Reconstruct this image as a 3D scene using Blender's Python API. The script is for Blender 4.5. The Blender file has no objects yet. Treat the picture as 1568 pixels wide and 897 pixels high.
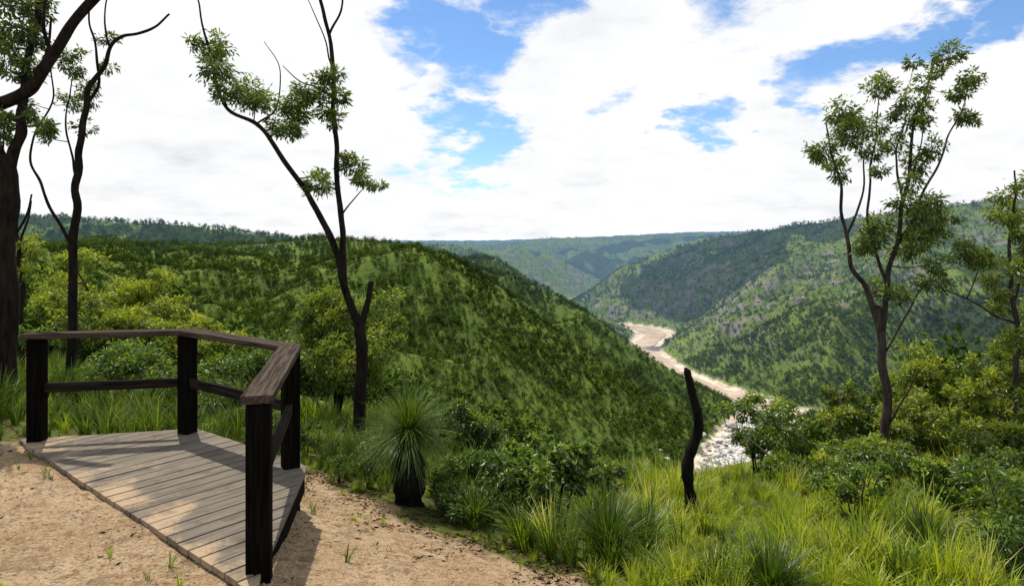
import bpy, math, random
import numpy as np
from mathutils import Vector
rng=np.random.default_rng(7)
scene=bpy.context.scene
EYE=1.95
# ---------------------------------------------------------------- noise
def _g(xi,yi,seed):
    h=(xi*374761393+yi*668265263+seed*974634777)&0xffffffff
    h=((h^(h>>13))*1274126177)&0xffffffff
    h=h^(h>>16)
    return h.astype(np.float64)*(2*math.pi/4294967296.0)
def pn(x,y,seed=0):
    x=np.asarray(x,float);y=np.asarray(y,float)
    x0=np.floor(x);y0=np.floor(y);xf=x-x0;yf=y-y0
    xi=x0.astype(np.int64);yi=y0.astype(np.int64)
    u=xf*xf*xf*(xf*(xf*6-15)+10);v=yf*yf*yf*(yf*(yf*6-15)+10)
    def d(i,j):
        a=_g(xi+i,yi+j,seed);return np.cos(a)*(xf-i)+np.sin(a)*(yf-j)
    a=d(0,0);b=d(1,0);c=d(0,1);e=d(1,1)
    return ((a+(b-a)*u)+((c+(e-c)*u)-(a+(b-a)*u))*v)*1.5
def fbm(x,y,o,seed=0):
    s=0;a=1;t=0
    for k in range(o):
        s=s+a*pn(x*2**k,y*2**k,seed+k*17);t+=a;a*=.5
    return s/t
def sst(a,b,x):
    t=np.clip((x-a)/(b-a),0,1);return t*t*(3-2*t)
# ---------------------------------------------------------------- terrain
# ridge lines: (x, y, z relative to eye, flank slope)
RIDGES=[
 [(-2400,1300,92,.28),(-1176,1500,64,.28),(-800,1500,40,.28),(-660,1500,28,.28),(-546,1500,12,.3),(-336,1500,-12,.34)],
 [(-1500,500,4,.22),(-560,700,-6,.22),(-540,880,0,.24),(-334,1000,4,.28),(-190,940,-6,.38),(-110,880,-24,.46),(-60,850,-42,.48),(14,850,-74,.48),(77,890,-116,.48),(167,940,-168,.5),(250,935,-214,.5),(312,926,-250,.5)],
 [(-334,1300,-6,.34),(-170,1250,-14,.42),(-100,1300,-28,.5),(24,1500,-80,.5),(154,1600,-136,.5),(241,1650,-182,.52),(322,1700,-236,.56)],
 [(-900,2600,-2,.42),(-244,2600,-20,.44),(-62,2600,-40,.46),(40,2500,-80,.46),(90,2420,-130,.46),(110,2350,-190,.46)],
 [(-900,3600,4,.36),(-200,3500,-12,.38),(80,3400,-44,.42),(250,3300,-106,.46),(340,3200,-180,.5)],
 [(2600,3600,90,.3),(1500,3600,54,.34),(1000,3500,24,.4),(760,3400,-20,.44),(560,3300,-110,.46)],
 [(-5000,4900,-40,.2),(-600,5000,-46,.25),(-50,5000,-6,.25),(250,5000,34,.25),(600,5000,38,.25),(1300,4900,62,.25),(3000,4700,80,.2),(6000,4500,80,.2)],
 [(500,4950,10,.35),(480,4300,-80,.35)],[(1000,4950,25,.35),(850,4200,-60,.35)],[(0,4950,-15,.35),(120,4200,-100,.35)],
 [(3600,1500,150,.44),(1800,1700,134,.44),(1289,1800,112,.46),(1170,1900,94,.47),(1012,2000,68,.48),(915,2200,54,.48),(758,2400,16,.48),(665,2500,-20,.48),(560,2520,-58,.48),(420,2480,-126,.48),(310,2380,-178,.46)],
 [(1170,1800,56,.46),(890,1450,-44,.46),(722,1400,-88,.46),(582,1400,-133,.46),(442,1400,-180,.48),(370,1440,-230,.5)],
 [(1012,2000,46,.5),(800,1850,-36,.52),(640,1800,-106,.54),(520,1780,-175,.54)],
 [(1600,800,90,.5),(1100,850,60,.5),(800,1000,24,.52),(666,1000,-54,.55),(560,960,-150,.55)],
 [(-9000,9000,40,.12),(-500,9500,25,.12),(600,9500,50,.12),(2500,9000,140,.12),(3500,9000,155,.12),(6000,9000,60,.12)],
]
RIV=[(60,430),(130,560),(219,694),(270,781),(336,893),(383,992),(351,1111),(315,1282),(318,1562),(394,1800),(366,1930),(250,2040),(160,2180),(150,2430),(260,2850),(450,3150),(600,3700)]
ARM=[(383,992),(430,965),(490,940),(600,935)]
RB=-249.
def seg(px,py,a,b):
    ax,ay=a[0],a[1];dx,dy=b[0]-ax,b[1]-ay
    t=np.clip(((px-ax)*dx+(py-ay)*dy)/(dx*dx+dy*dy),0,1)
    return np.hypot(px-ax-t*dx,py-ay-t*dy),t
def smooth_line(P,n=10):
    P=[np.array(p,float) for p in P];P=[2*P[0]-P[1]]+P+[2*P[-1]-P[-2]]
    out=[]
    for i in range(1,len(P)-2):
        for k in range(n):
            t=k/n;p0,p1,p2,p3=P[i-1:i+3]
            out.append(.5*((2*p1)+(-p0+p2)*t+(2*p0-5*p1+4*p2-p3)*t*t+(-p0+3*p1-3*p2+p3)*t**3))
    out.append(P[-2]);return np.array(out)
RIVs=smooth_line(RIV,4);ARMs=smooth_line(ARM,3)
def hw(y): return np.interp(y,[600,900,1100,1300,1600,1850,2000,2200],[38,42,36,34,38,58,40,22])
def river_d(x,y):
    d=np.full(np.shape(x),1e9)
    for i in range(len(RIVs)-1): d=np.minimum(d,seg(x,y,RIVs[i],RIVs[i+1])[0])
    d=d-hw(y)
    for i in range(len(ARMs)-1): d=np.minimum(d,seg(x,y,ARMs[i],ARMs[i+1])[0]-22)
    return d
def Q(x,y):
    xe=np.where(x<0,np.maximum(x,-9),.4*(1-np.exp(-np.maximum(x,0)/.4)))
    return .634*xe+.773*y-1.907
def near(x,y):
    q=Q(x,y)
    qq=np.where(q<-.3,0,np.where(q<.3,(q+.3)**2/1.2,q))
    q0=10-3.2*sst(-1.5,1.5,x)*sst(7.5,4.5,x)
    far=.29*np.logaddexp(0,(q-q0)/1.4)*1.4
    return -.27*qq-far
def ridgeH(x,y):
    wx=x+28*pn(x/170,y/170,3)+9*pn(x/55,y/55,5);wy=y+28*pn(x/170,y/170,4)+9*pn(x/55,y/55,6)
    k=7.;acc=[near(x,y)]
    for pts in RIDGES:
        best=None
        for a,b in zip(pts[:-1],pts[1:]):
            d,t=seg(wx,wy,a,b);s=a[3]+(b[3]-a[3])*t;z=a[2]+(b[2]-a[2])*t-2-s*(np.sqrt(d*d+700)-26)
            best=z if best is None else np.maximum(best,z)
        acc.append(best)
    return acc,k
def H(x,y,rd=None):
    x=np.asarray(x,float);y=np.asarray(y,float)
    r=np.hypot(x,y)
    acc,k=ridgeH(x,y)
    if rd is None: rd=river_d(x,y)
    fl=RB+.10*np.clip(rd,0,500)
    M=np.maximum.reduce(acc+[fl]);S=0
    for a in acc+[fl]: S=S+np.exp((a-M)/k)
    z=M+k*np.log(S)*sst(60,300,r)
    fade=sst(60,350,r);dep=.25+.75*sst(10,-110,z)
    rg=(.72-np.abs(pn(x/210,y/210,11))*2.4)*32+(.72-np.abs(pn(x/80,y/80,12))*2.4)*14+fbm(x/28,y/28,3,13)*5
    z=z+rg*fade*dep
    ch=RB+.52*np.maximum(rd,0)+np.where(rd<0,np.maximum(rd,-8)*.12,0)+np.maximum(rd-90,0)*.25
    z=np.where(r>250,np.minimum(z,ch),z)
    z=np.where(r>250,np.maximum(z,RB-1),z)
    n=fbm(x/1.1,y/1.1,4,21)
    z=z+(.035*n+.018*fbm(x*4,y*4,3,23)*sst(14,6,r))*sst(40,12,r)+.8*fbm(x/9,y/9,3,22)*sst(9,40,r)*sst(400,100,r)
    return z
def Hs(x,y): return float(H(np.array([x]),np.array([y]))[0])
SX=[-12,-5.3,-4.95,-4.5,-3,-2.4,-2.2,-1,-.16,.5,.85,1.1,2];SY=[5.9,6.1,6.5,6.4,5.4,5.5,7.2,6.0,5.2,4.75,4.0,2.4,0]
def sandmask(x,y):
    n=fbm(x*1.3,y*1.3,4,31)*.7+fbm(x*6,y*6,3,33)*.45
    ys=np.interp(x,SX,SY)
    return sst(-.14,.14,(ys-y)*.8+n*.5)*sst(-25,-12,y+0*x)
# ---------------------------------------------------------------- materials
def newmat(name):
    m=bpy.data.materials.new(name);m.use_nodes=True;nt=m.node_tree;nt.nodes.clear()
    return m,nt
class N:
    def __init__(s,nt): s.nt=nt
    def __call__(s,typ,ins=None,**kw):
        n=s.nt.nodes.new(typ)
        for k,v in kw.items(): setattr(n,k,v)
        if ins:
            for k,v in ins.items():
                if isinstance(v,bpy.types.NodeSocket): s.nt.links.new(v,n.inputs[k])
                else: n.inputs[k].default_value=v
        return n
    def math(s,op,a,b=0.,c=0.,clamp=False):
        return s('ShaderNodeMath',{0:a,1:b,2:c},operation=op,use_clamp=clamp).outputs[0]
    def noise(s,vec,scale,detail=4,rough=.55,w=None):
        n=s('ShaderNodeTexNoise',{'Scale':scale,'Detail':detail,'Roughness':rough})
        if vec is not None:s.nt.links.new(vec,n.inputs['Vector'])
        return n
    def mix(s,f,a,b,blend='MIX'):
        n=s('ShaderNodeMix',data_type='RGBA',blend_type=blend)
        for i,v in ((0,f),(6,a),(7,b)):
            if isinstance(v,bpy.types.NodeSocket): s.nt.links.new(v,n.inputs[i])
            else:
                n.inputs[i].default_value=v if i==0 else (v[0],v[1],v[2],1)
        return n.outputs[2]
    def ramp(s,f,stops):
        n=s('ShaderNodeValToRGB');cr=n.color_ramp
        while len(cr.elements)<len(stops): cr.elements.new(.5)
        for e,(p,c) in zip(cr.elements,stops):
            e.position=p;e.color=(c[0],c[1],c[2],1) if not isinstance(c,(int,float)) else (c,c,c,1)
        s.nt.links.new(f,n.inputs[0]);return n.outputs[0]
    def sm(s,f,a,b,lo=0.,hi=1.):
        return s('ShaderNodeMapRange',{0:f,1:a,2:b,3:lo,4:hi},interpolation_type='SMOOTHSTEP').outputs[0]
def haze(n,sh,L=5200.):  # aerial haze painted into the surface as blue emission, growing with distance
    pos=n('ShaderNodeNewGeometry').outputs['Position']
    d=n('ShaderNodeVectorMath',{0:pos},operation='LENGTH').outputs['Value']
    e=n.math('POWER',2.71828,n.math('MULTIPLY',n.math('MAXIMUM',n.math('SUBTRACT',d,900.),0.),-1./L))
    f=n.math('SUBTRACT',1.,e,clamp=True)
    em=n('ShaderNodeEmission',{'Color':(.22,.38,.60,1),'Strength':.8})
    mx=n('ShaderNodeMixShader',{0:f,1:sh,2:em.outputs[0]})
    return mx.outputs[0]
def out(n,sh): n('ShaderNodeOutputMaterial',{'Surface':sh})
def leafmat(name,stops,transl=.35,hz=False,rand=False,gl=.04):
    m,nt=newmat(name);n=N(nt)
    a=n('ShaderNodeAttribute',attribute_name='col').outputs['Fac']
    if rand:
        r=n('ShaderNodeObjectInfo').outputs['Random']
        a=n.math('ADD',n.math('MULTIPLY',a,.6),n.math('MULTIPLY',r,.45),clamp=True)
        if hz:
            pos=n('ShaderNodeNewGeometry').outputs['Position']
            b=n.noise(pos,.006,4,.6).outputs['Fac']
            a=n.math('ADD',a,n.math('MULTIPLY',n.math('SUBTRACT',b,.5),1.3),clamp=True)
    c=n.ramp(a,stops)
    s=n('ShaderNodeBsdfDiffuse',{'Color':c}).outputs[0]
    if transl>0:
        c2=n.mix(1.,c,(1.15,1.2,.45),'MULTIPLY')
        t=n('ShaderNodeBsdfTranslucent',{'Color':c2}).outputs[0]
        s=n('ShaderNodeMixShader',{0:transl,1:s,2:t}).outputs[0]
    if gl>0:
        g=n('ShaderNodeBsdfGlossy',{'Color':(.8,.85,.8,1),'Roughness':.45}).outputs[0]
        s=n('ShaderNodeMixShader',{0:gl,1:s,2:g}).outputs[0]
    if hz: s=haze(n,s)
    out(n,s);return m
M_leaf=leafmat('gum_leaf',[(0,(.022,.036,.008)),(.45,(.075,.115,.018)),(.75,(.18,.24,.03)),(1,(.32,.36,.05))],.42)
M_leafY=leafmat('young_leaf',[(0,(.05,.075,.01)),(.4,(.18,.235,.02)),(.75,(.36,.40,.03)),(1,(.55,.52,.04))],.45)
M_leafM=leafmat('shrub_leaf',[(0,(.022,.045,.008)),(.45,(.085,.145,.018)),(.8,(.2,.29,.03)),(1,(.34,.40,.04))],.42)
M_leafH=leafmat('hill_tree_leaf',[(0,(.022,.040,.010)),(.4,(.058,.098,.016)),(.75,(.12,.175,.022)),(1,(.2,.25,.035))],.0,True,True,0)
M_grass=leafmat('grass_blade',[(0,(.09,.14,.012)),(.45,(.22,.3,.02)),(.8,(.40,.45,.035)),(1,(.58,.5,.18))],.45,False,True,.02)
M_grassD=leafmat('grass_blade_dark',[(0,(.02,.04,.008)),(.5,(.07,.12,.015)),(.9,(.16,.23,.025)),(1,(.33,.3,.1))],.4,False,True,.03)
def barkmat(name,c1,c2,scale=14,hz=False):
    m,nt=newmat(name);n=N(nt)
    tc=n('ShaderNodeTexCoord').outputs['Object']
    mp=n('ShaderNodeMapping',{0:tc,3:(1,1,.22)}).outputs[0]
    no=n.noise(mp,scale,6,.65).outputs['Fac']
    c=n.ramp(no,[(.32,c1),(.68,c2)])
    b=n('ShaderNodeBump',{'Height':no,'Strength':.8,'Distance':.03}).outputs[0]
    s=n('ShaderNodeBsdfPrincipled',{'Base Color':c,'Roughness':.95,'Normal':b,'Specular IOR Level':.08}).outputs[0]
    out(n,s);return m
M_bark=barkmat('dark_bark',(.005,.004,.0035),(.030,.022,.016))
M_barkG=barkmat('grey_bark',(.016,.012,.010),(.10,.078,.058))
M_barkP=barkmat('pale_bark',(.08,.068,.055),(.32,.29,.25))
M_char=barkmat('charred_wood',(.003,.003,.003),(.018,.015,.013),20)
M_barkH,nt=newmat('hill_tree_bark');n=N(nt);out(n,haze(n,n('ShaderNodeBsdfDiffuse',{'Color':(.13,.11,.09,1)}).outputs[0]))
M_lit,nt=newmat('leaf_litter');n=N(nt);r=n('ShaderNodeObjectInfo').outputs['Random']
out(n,n('ShaderNodeBsdfDiffuse',{'Color':n.ramp(r,[(0,(.015,.010,.006)),(.6,(.07,.04,.022)),(1,(.26,.16,.09))])}).outputs[0])
M_stone,nt=newmat('stone');n=N(nt);r=n('ShaderNodeObjectInfo').outputs['Random']
no=n.noise(n('ShaderNodeTexCoord').outputs['Object'],6).outputs['Fac']
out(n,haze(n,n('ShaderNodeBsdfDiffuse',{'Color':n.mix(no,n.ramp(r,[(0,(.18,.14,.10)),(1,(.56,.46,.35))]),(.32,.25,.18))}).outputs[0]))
M_boul,nt=newmat('river_rock');n=N(nt);r=n('ShaderNodeObjectInfo').outputs['Random']
out(n,n('ShaderNodeBsdfDiffuse',{'Color':n.ramp(r,[(0,(.16,.15,.14)),(.4,(.5,.47,.43)),(1,(.72,.69,.64))])}).outputs[0])
# terrain material
M_ter,nt=newmat('terrain_ground');n=N(nt)
pos=n('ShaderNodeNewGeometry').outputs['Position'];nor=n('ShaderNodeNewGeometry').outputs['Normal']
dist=n('ShaderNodeVectorMath',{0:pos},operation='LENGTH').outputs['Value']
sand=n('ShaderNodeAttribute',attribute_name='sand').outputs['Fac'];riv=n('ShaderNodeAttribute',attribute_name='river').outputs['Fac']
n1=n.noise(pos,1.3,6,.6).outputs['Fac'];n2=n.noise(pos,48,5,.72).outputs['Fac'];n3=n.noise(pos,9,6,.66).outputs['Fac']
cs=n.mix(n.sm(n1,.35,.68),(.42,.285,.155),(.58,.42,.255))
cs=n.mix(n.sm(n3,.46,.66),cs,(.30,.18,.09))
cs=n.mix(n.math('MULTIPLY',n.sm(n2,.52,.66),.6),cs,(.72,.57,.40))
cs=n.mix(n.math('MULTIPLY',n.sm(n2,.48,.34),.85),cs,(.13,.075,.04))
n5=n.noise(pos,2.6,6,.72).outputs['Fac']
cs=n.mix(n.math('MULTIPLY',n.sm(n5,.53,.63),.55),cs,(.15,.095,.05))
cg=n.mix(n.sm(n3,.35,.65),(.09,.08,.025),(.13,.17,.03))
f1=n.noise(pos,.004,5,.6).outputs['Fac'];f2=n.noise(pos,.03,5,.65).outputs['Fac'];f3=n.noise(pos,.16,3,.6).outputs['Fac']
ch=n.mix(n.sm(f1,.35,.65),(.085,.13,.02),(.15,.205,.028))
ch=n.mix(n.sm(f2,.44,.68),ch,(.055,.085,.018))
ch=n.mix(n.math('MULTIPLY',n.sm(f3,.48,.66),.7),ch,(.042,.065,.015))
nz=n('ShaderNodeSeparateXYZ',{0:nor}).outputs[2]
rk=n.math('MULTIPLY',n.math('MULTIPLY',n.sm(nz,.92,.84),n.sm(f2,.47,.58)),n.sm(dist,1100.,1600.))
ch=n.mix(rk,ch,(.20,.175,.145))
cfar=n.mix(n.sm(dist,25.,120.),cg,ch)
r1=n.noise(pos,.05,6,.75).outputs['Fac']
cr=n.mix(n.sm(r1,.4,.6),(.44,.34,.25),(.68,.58,.46))
py=n('ShaderNodeSeparateXYZ',{0:pos}).outputs[1]
rap=n.math('MULTIPLY',n.sm(py,960.,880.),n.sm(r1,.5,.44))
cr=n.mix(rap,cr,(.09,.10,.10))
c=n.mix(riv,cfar,cr);c=n.mix(sand,c,cs)
bh=n.math('ADD',n.math('MULTIPLY',n2,.5),n3)
bst=n.sm(dist,30.,10.)
bp=n('ShaderNodeBump',{'Height':bh,'Strength':bst,'Distance':.06}).outputs[0]
s=n('ShaderNodeBsdfPrincipled',{'Base Color':c,'Roughness':.95,'Specular IOR Level':.1,'Normal':bp}).outputs[0]
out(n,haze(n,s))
M_wat,nt=newmat('river_water');n=N(nt);pos=n('ShaderNodeNewGeometry').outputs['Position']
w=n.noise(pos,.02,6,.7).outputs['Fac'];w2=n.noise(pos,.22,4,.7).outputs['Fac'];py=n('ShaderNodeSeparateXYZ',{0:pos}).outputs[1]
c=n.mix(n.sm(w,.4,.62),(.40,.28,.18),(.56,.44,.32))
c=n.mix(n.math('MULTIPLY',n.sm(py,980.,900.),.8),c,(.12,.13,.12))
c=n.mix(n.math('MULTIPLY',n.sm(py,1000.,900.),n.sm(w2,.50,.56)),c,(.82,.81,.78))
s=n('ShaderNodeBsdfPrincipled',{'Base Color':c,'Roughness':.4,'Specular IOR Level':.3}).outputs[0]
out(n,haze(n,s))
def timber(name,c1,c2,ax,rough=.9,sandy=False,spec=.04):
    m,nt=newmat(name);n=N(nt);tc=n('ShaderNodeTexCoord').outputs['Object']
    uv=n('ShaderNodeAttribute',attribute_name='grain').outputs['Vector']
    mp=n('ShaderNodeMapping',{0:uv,3:(1.5,28,28)}).outputs[0]
    g=n.noise(mp,1.6,6,.65).outputs['Fac'];b=n.noise(tc,2.2,4).outputs['Fac']
    c=n.mix(n.sm(g,.35,.65),c1,c2)
    if sandy:
        bid=n('ShaderNodeAttribute',attribute_name='col').outputs['Fac']
        c=n.mix(n.math('MULTIPLY',bid,.5),c,(.21,.175,.132))
        q=n('ShaderNodeSeparateXYZ',{0:uv}).outputs[0]
        f=n.math('ADD',n.math('MULTIPLY',n.math('SUBTRACT',.26,q),1.1),n.math('MULTIPLY',n.math('SUBTRACT',b,.5),2.6))
        nn=n.noise(tc,40,3,.7).outputs['Fac']
        f=n.math('ADD',f,n.math('MULTIPLY',n.math('SUBTRACT',nn,.5),.8))
        c=n.mix(n.math('MULTIPLY',n.sm(f,.0,.5),.8),c,(.42,.30,.185))
        st=n.noise(tc,5.,5,.7).outputs['Fac'];c=n.mix(n.math('MULTIPLY',n.sm(st,.52,.68),.45),c,(.05,.042,.034))
    bp=n('ShaderNodeBump',{'Height':g,'Strength':.5,'Distance':.006}).outputs[0]
    out(n,n('ShaderNodeBsdfPrincipled',{'Base Color':c,'Roughness':rough,'Normal':bp,'Specular IOR Level':spec}).outputs[0]);return m
M_post=timber('dark_stained_timber',(.0015,.0013,.001),(.008,.0063,.005),0)
M_cap=timber('weathered_rail_timber',(.022,.016,.012),(.085,.064,.048),0)
M_mid=timber('dark_rail_timber',(.008,.0065,.005),(.032,.025,.019),0)
M_deck=timber('grey_deck_timber',(.085,.071,.056),(.19,.16,.122),0,.85,True,.12)
# ---------------------------------------------------------------- mesh builder
class MB:
    def __init__(s): s.V=[];s.F=[];s.C=[];s.M=[];s.n=0
    def add(s,V,F,col,mat):
        V=np.asarray(V,float).reshape(-1,3);F=np.asarray(F,int).reshape(-1,4)
        s.V.append(V);s.F.append(F+s.n);s.C.append(np.broadcast_to(np.asarray(col,float),(len(V),)).copy());s.M.append(np.full(len(F),mat));s.n+=len(V)
    def tube(s,P,R,sides=7,mat=0,col=.5):
        P=np.asarray(P,float);R=np.asarray(R,float);T=np.gradient(P,axis=0);T/=np.linalg.norm(T,axis=1)[:,None]+1e-9
        ref=np.array([1,0,0]) if abs(T[0][0])<.8 else np.array([0,1,0])
        A=np.cross(T,ref);A/=np.linalg.norm(A,axis=1)[:,None]+1e-9;B=np.cross(T,A)
        th=np.linspace(0,2*math.pi,sides,endpoint=False)
        ring=(A[:,None,:]*np.cos(th)[None,:,None]+B[:,None,:]*np.sin(th)[None,:,None])*R[:,None,None]+P[:,None,:]
        i=np.arange(len(P)-1)[:,None]*sides;j=np.arange(sides)[None,:];j2=(j+1)%sides
        F=np.stack([i+j,i+j2,i+sides+j2,i+sides+j],-1).reshape(-1,4)
        s.add(ring.reshape(-1,3),F,col,mat)
    def leaves(s,C,L,W,mat=1,col=None,droop=.3,dirs=None):
        n=len(C);L=np.broadcast_to(L,(n,));W=np.broadcast_to(W,(n,))
        D=rng.normal(size=(n,3)) if dirs is None else dirs+rng.normal(size=(n,3))*.6
        D/=np.linalg.norm(D,axis=1)[:,None];D[:,2]-=droop;D/=np.linalg.norm(D,axis=1)[:,None]
        S=np.cross(D,rng.normal(size=(n,3)));S/=np.linalg.norm(S,axis=1)[:,None]+1e-9
        U=np.cross(D,S)
        a=C;b=C+D*(L*.45)[:,None]+S*(W*.5)[:,None]+U*(W*.15)[:,None];d=C+D*(L*.45)[:,None]-S*(W*.5)[:,None]+U*(W*.15)[:,None]
        c=C+D*L[:,None]
        V=np.stack([a,b,c,d],1).reshape(-1,3);F=np.arange(4*n).reshape(-1,4)
        if col is None: col=rng.random(n)
        s.add(V,F,np.repeat(col,4),mat)
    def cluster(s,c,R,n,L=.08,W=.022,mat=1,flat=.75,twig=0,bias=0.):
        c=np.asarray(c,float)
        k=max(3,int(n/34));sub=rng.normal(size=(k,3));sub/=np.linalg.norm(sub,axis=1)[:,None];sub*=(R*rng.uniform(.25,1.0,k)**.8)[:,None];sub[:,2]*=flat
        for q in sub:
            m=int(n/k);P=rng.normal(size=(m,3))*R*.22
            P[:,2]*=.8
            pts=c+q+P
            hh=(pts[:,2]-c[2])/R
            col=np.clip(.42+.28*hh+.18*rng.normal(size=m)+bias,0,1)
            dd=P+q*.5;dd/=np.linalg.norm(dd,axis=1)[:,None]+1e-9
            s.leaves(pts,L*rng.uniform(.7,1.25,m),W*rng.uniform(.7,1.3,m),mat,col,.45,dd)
            if twig>0:
                mid=c+q*.5+np.array([0,0,-R*.12])
                s.tube([c+np.array([0,0,-R*.35]),mid,c+q],[twig,twig*.7,twig*.35],4,0)
    def build(s,name,mats,loc=(0,0,0),smooth=True,link=True):
        V=np.concatenate(s.V);F=np.concatenate(s.F);C=np.concatenate(s.C);M=np.concatenate(s.M)
        me=bpy.data.meshes.new(name);me.vertices.add(len(V));me.vertices.foreach_set('co',V.ravel())
        me.loops.add(len(F)*4);me.loops.foreach_set('vertex_index',F.ravel().astype(np.int32))
        me.polygons.add(len(F));me.polygons.foreach_set('loop_start',np.arange(0,len(F)*4,4,dtype=np.int32))
        try: me.polygons.foreach_set('loop_total',np.full(len(F),4,dtype=np.int32))
        except Exception: pass
        me.polygons.foreach_set('material_index',M.astype(np.int32))
        me.polygons.foreach_set('use_smooth',((M==0) if smooth else np.zeros(len(F),bool)))
        at=me.attributes.new('col','FLOAT','POINT');at.data.foreach_set('value',C.astype(np.float32))
        me.update(calc_edges=True)
        for m in mats: me.materials.append(m)
        o=bpy.data.objects.new(name,me);o.location=loc
        if link: scene.collection.objects.link(o)
        return o
# ---------------------------------------------------------------- terrain mesh
NA,NR=1150,760
th=np.radians(np.linspace(-78,78,NA));rr=np.concatenate([[.0],np.geomspace(2.0,15000,NR-1)])
CY=-3.
R_,T_=np.meshgrid(rr,th,indexing='ij');X=(R_*np.sin(T_)).ravel();Y=(R_*np.cos(T_)+CY).ravel()
rd=river_d(X,Y);Z=H(X,Y,rd)
i=np.arange(NR-1)[:,None]*NA;j=np.arange(NA-1)[None,:]
F=np.stack([i+j,i+NA+j,i+NA+j+1,i+j+1],-1).reshape(-1,4)[:,::-1]
mb=MB();mb.add(np.stack([X,Y,Z],-1),F,0,0);ter=mb.build('terrain',[M_ter])
at=ter.data.attributes.new('sand','FLOAT','POINT');at.data.foreach_set('value',(sandmask(X,Y)*(np.hypot(X,Y)<40)).astype(np.float32))
rm=sst(5,-3,rd+8*fbm(X/14,Y/14,3,51))*(np.hypot(X,Y)>250)
at=ter.data.attributes.new('river','FLOAT','POINT');at.data.foreach_set('value',rm.astype(np.float32))
mb=MB()
def ribbon(L,f,z,mbx):
    T=np.gradient(L,axis=0);T/=np.linalg.norm(T,axis=1)[:,None];Nn=np.stack([T[:,1],-T[:,0]],-1)
    cols=[]
    for t in np.linspace(-1,1,5): 
        p=L+Nn*(f*t)[:,None];cols.append(np.stack([p[:,0],p[:,1],np.full(len(L),z)],-1))
    V=np.stack(cols,1).reshape(-1,3);i=np.arange(len(L)-1)[:,None]*5;j=np.arange(4)[None,:]
    mbx.add(V,np.stack([i+j,i+5+j,i+6+j,i+1+j],-1).reshape(-1,4)[:,::-1],0,0)
RR=smooth_line(RIV,24);wob=.50+.22*pn(RR[:,1]/90,RR[:,0]*0+.5,61)
ribbon(RR+np.stack([10*pn(RR[:,1]/120,RR[:,1]*0,62),0*RR[:,0]],-1),hw(RR[:,1])*wob,RB+.25,mb)
mb.build('river',[M_wat])
# ---------------------------------------------------------------- scattering
def gn_scatter(name,P,scl,rot,variants):
    col=bpy.data.collections.new(name+'_parts')
    for v in variants: col.objects.link(v)
    me=bpy.data.meshes.new(name);me.vertices.add(len(P));me.vertices.foreach_set('co',np.asarray(P,float).ravel())
    a=me.attributes.new('scl','FLOAT','POINT');a.data.foreach_set('value',np.asarray(scl,np.float32))
    a=me.attributes.new('rot','FLOAT_VECTOR','POINT');a.data.foreach_set('vector',np.asarray(rot,np.float32).ravel())
    a=me.attributes.new('vid','INT','POINT');a.data.foreach_set('value',rng.integers(0,len(variants),len(P)).astype(np.int32))
    o=bpy.data.objects.new(name,me);scene.collection.objects.link(o)
    g=bpy.data.node_groups.new(name,'GeometryNodeTree')
    g.interface.new_socket('Geometry',in_out='INPUT',socket_type='NodeSocketGeometry');g.interface.new_socket('Geometry',in_out='OUTPUT',socket_type='NodeSocketGeometry')
    nd=g.nodes;gi=nd.new('NodeGroupInput');go=nd.new('NodeGroupOutput')
    ip=nd.new('GeometryNodeInstanceOnPoints');ci=nd.new('GeometryNodeCollectionInfo');ci.inputs[0].default_value=col;ci.inputs[1].default_value=True;ci.inputs[2].default_value=True
    def na(nm,t):
        x=nd.new('GeometryNodeInputNamedAttribute');x.data_type=t;x.inputs[0].default_value=nm;return x.outputs[0]
    e=nd.new('FunctionNodeEulerToRotation');L=g.links.new
    L(gi.outputs[0],ip.inputs['Points']);L(ci.outputs[0],ip.inputs['Instance']);ip.inputs['Pick Instance'].default_value=True
    L(na('vid','INT'),ip.inputs['Instance Index']);L(na('rot','FLOAT_VECTOR'),e.inputs[0]);L(e.outputs[0],ip.inputs['Rotation']);L(na('scl','FLOAT'),ip.inputs['Scale'])
    L(ip.outputs[0],go.inputs[0])
    md=o.modifiers.new('scatter','NODES');md.node_group=g
    return o
def zrot(n,tilt=.06): return np.stack([rng.normal(size=n)*tilt,rng.normal(size=n)*tilt,rng.random(n)*6.283],-1)
def hill_tree(k,nl,ls,nm):
    mb=MB()
    mb.tube([(0,0,-.15),(.02,0,.3),(.05*rng.normal(),.05*rng.normal(),.7)],[.022,.018,.008],4,0)
    nc=rng.integers(6,10);w=rng.uniform(.24,.36)
    for c in range(nc):
        t=rng.uniform(.36,.95);a=rng.uniform(0,6.28);rad=w*math.sqrt(max(.05,1-((t-.62)/.42)**2))*rng.uniform(.3,1)
        cc=np.array([rad*math.cos(a),rad*math.sin(a),t]);m=nl//nc
        P=rng.normal(size=(m,3))*np.array([.085,.085,.06]);
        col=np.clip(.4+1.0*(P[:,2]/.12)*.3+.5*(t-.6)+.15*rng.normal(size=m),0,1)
        dd=P/(np.linalg.norm(P,axis=1)[:,None]+1e-9)
        mb.leaves(cc+P,ls*rng.uniform(.7,1.3,m),ls*.6,1,col,.05,dd)
    return mb.build(nm+'_%d'%k,[M_barkH,M_leafH],link=False)
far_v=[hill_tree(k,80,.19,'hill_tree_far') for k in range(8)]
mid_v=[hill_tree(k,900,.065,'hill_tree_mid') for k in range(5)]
def sector(n,r0,r1,a=44):
    r=np.sqrt(rng.uniform(r0*r0,r1*r1,n));t=np.radians(rng.uniform(-a,a,n));return r*np.sin(t),r*np.cos(t)
xs,ys=[],[]
for n_,r0,r1 in ((13000,240,620),(84000,620,1400),(74000,1400,2700),(20000,2700,5200)):
    x,y=sector(n_,r0,r1);xs.append(x);ys.append(y)
x=np.concatenate(xs);y=np.concatenate(ys)
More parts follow.
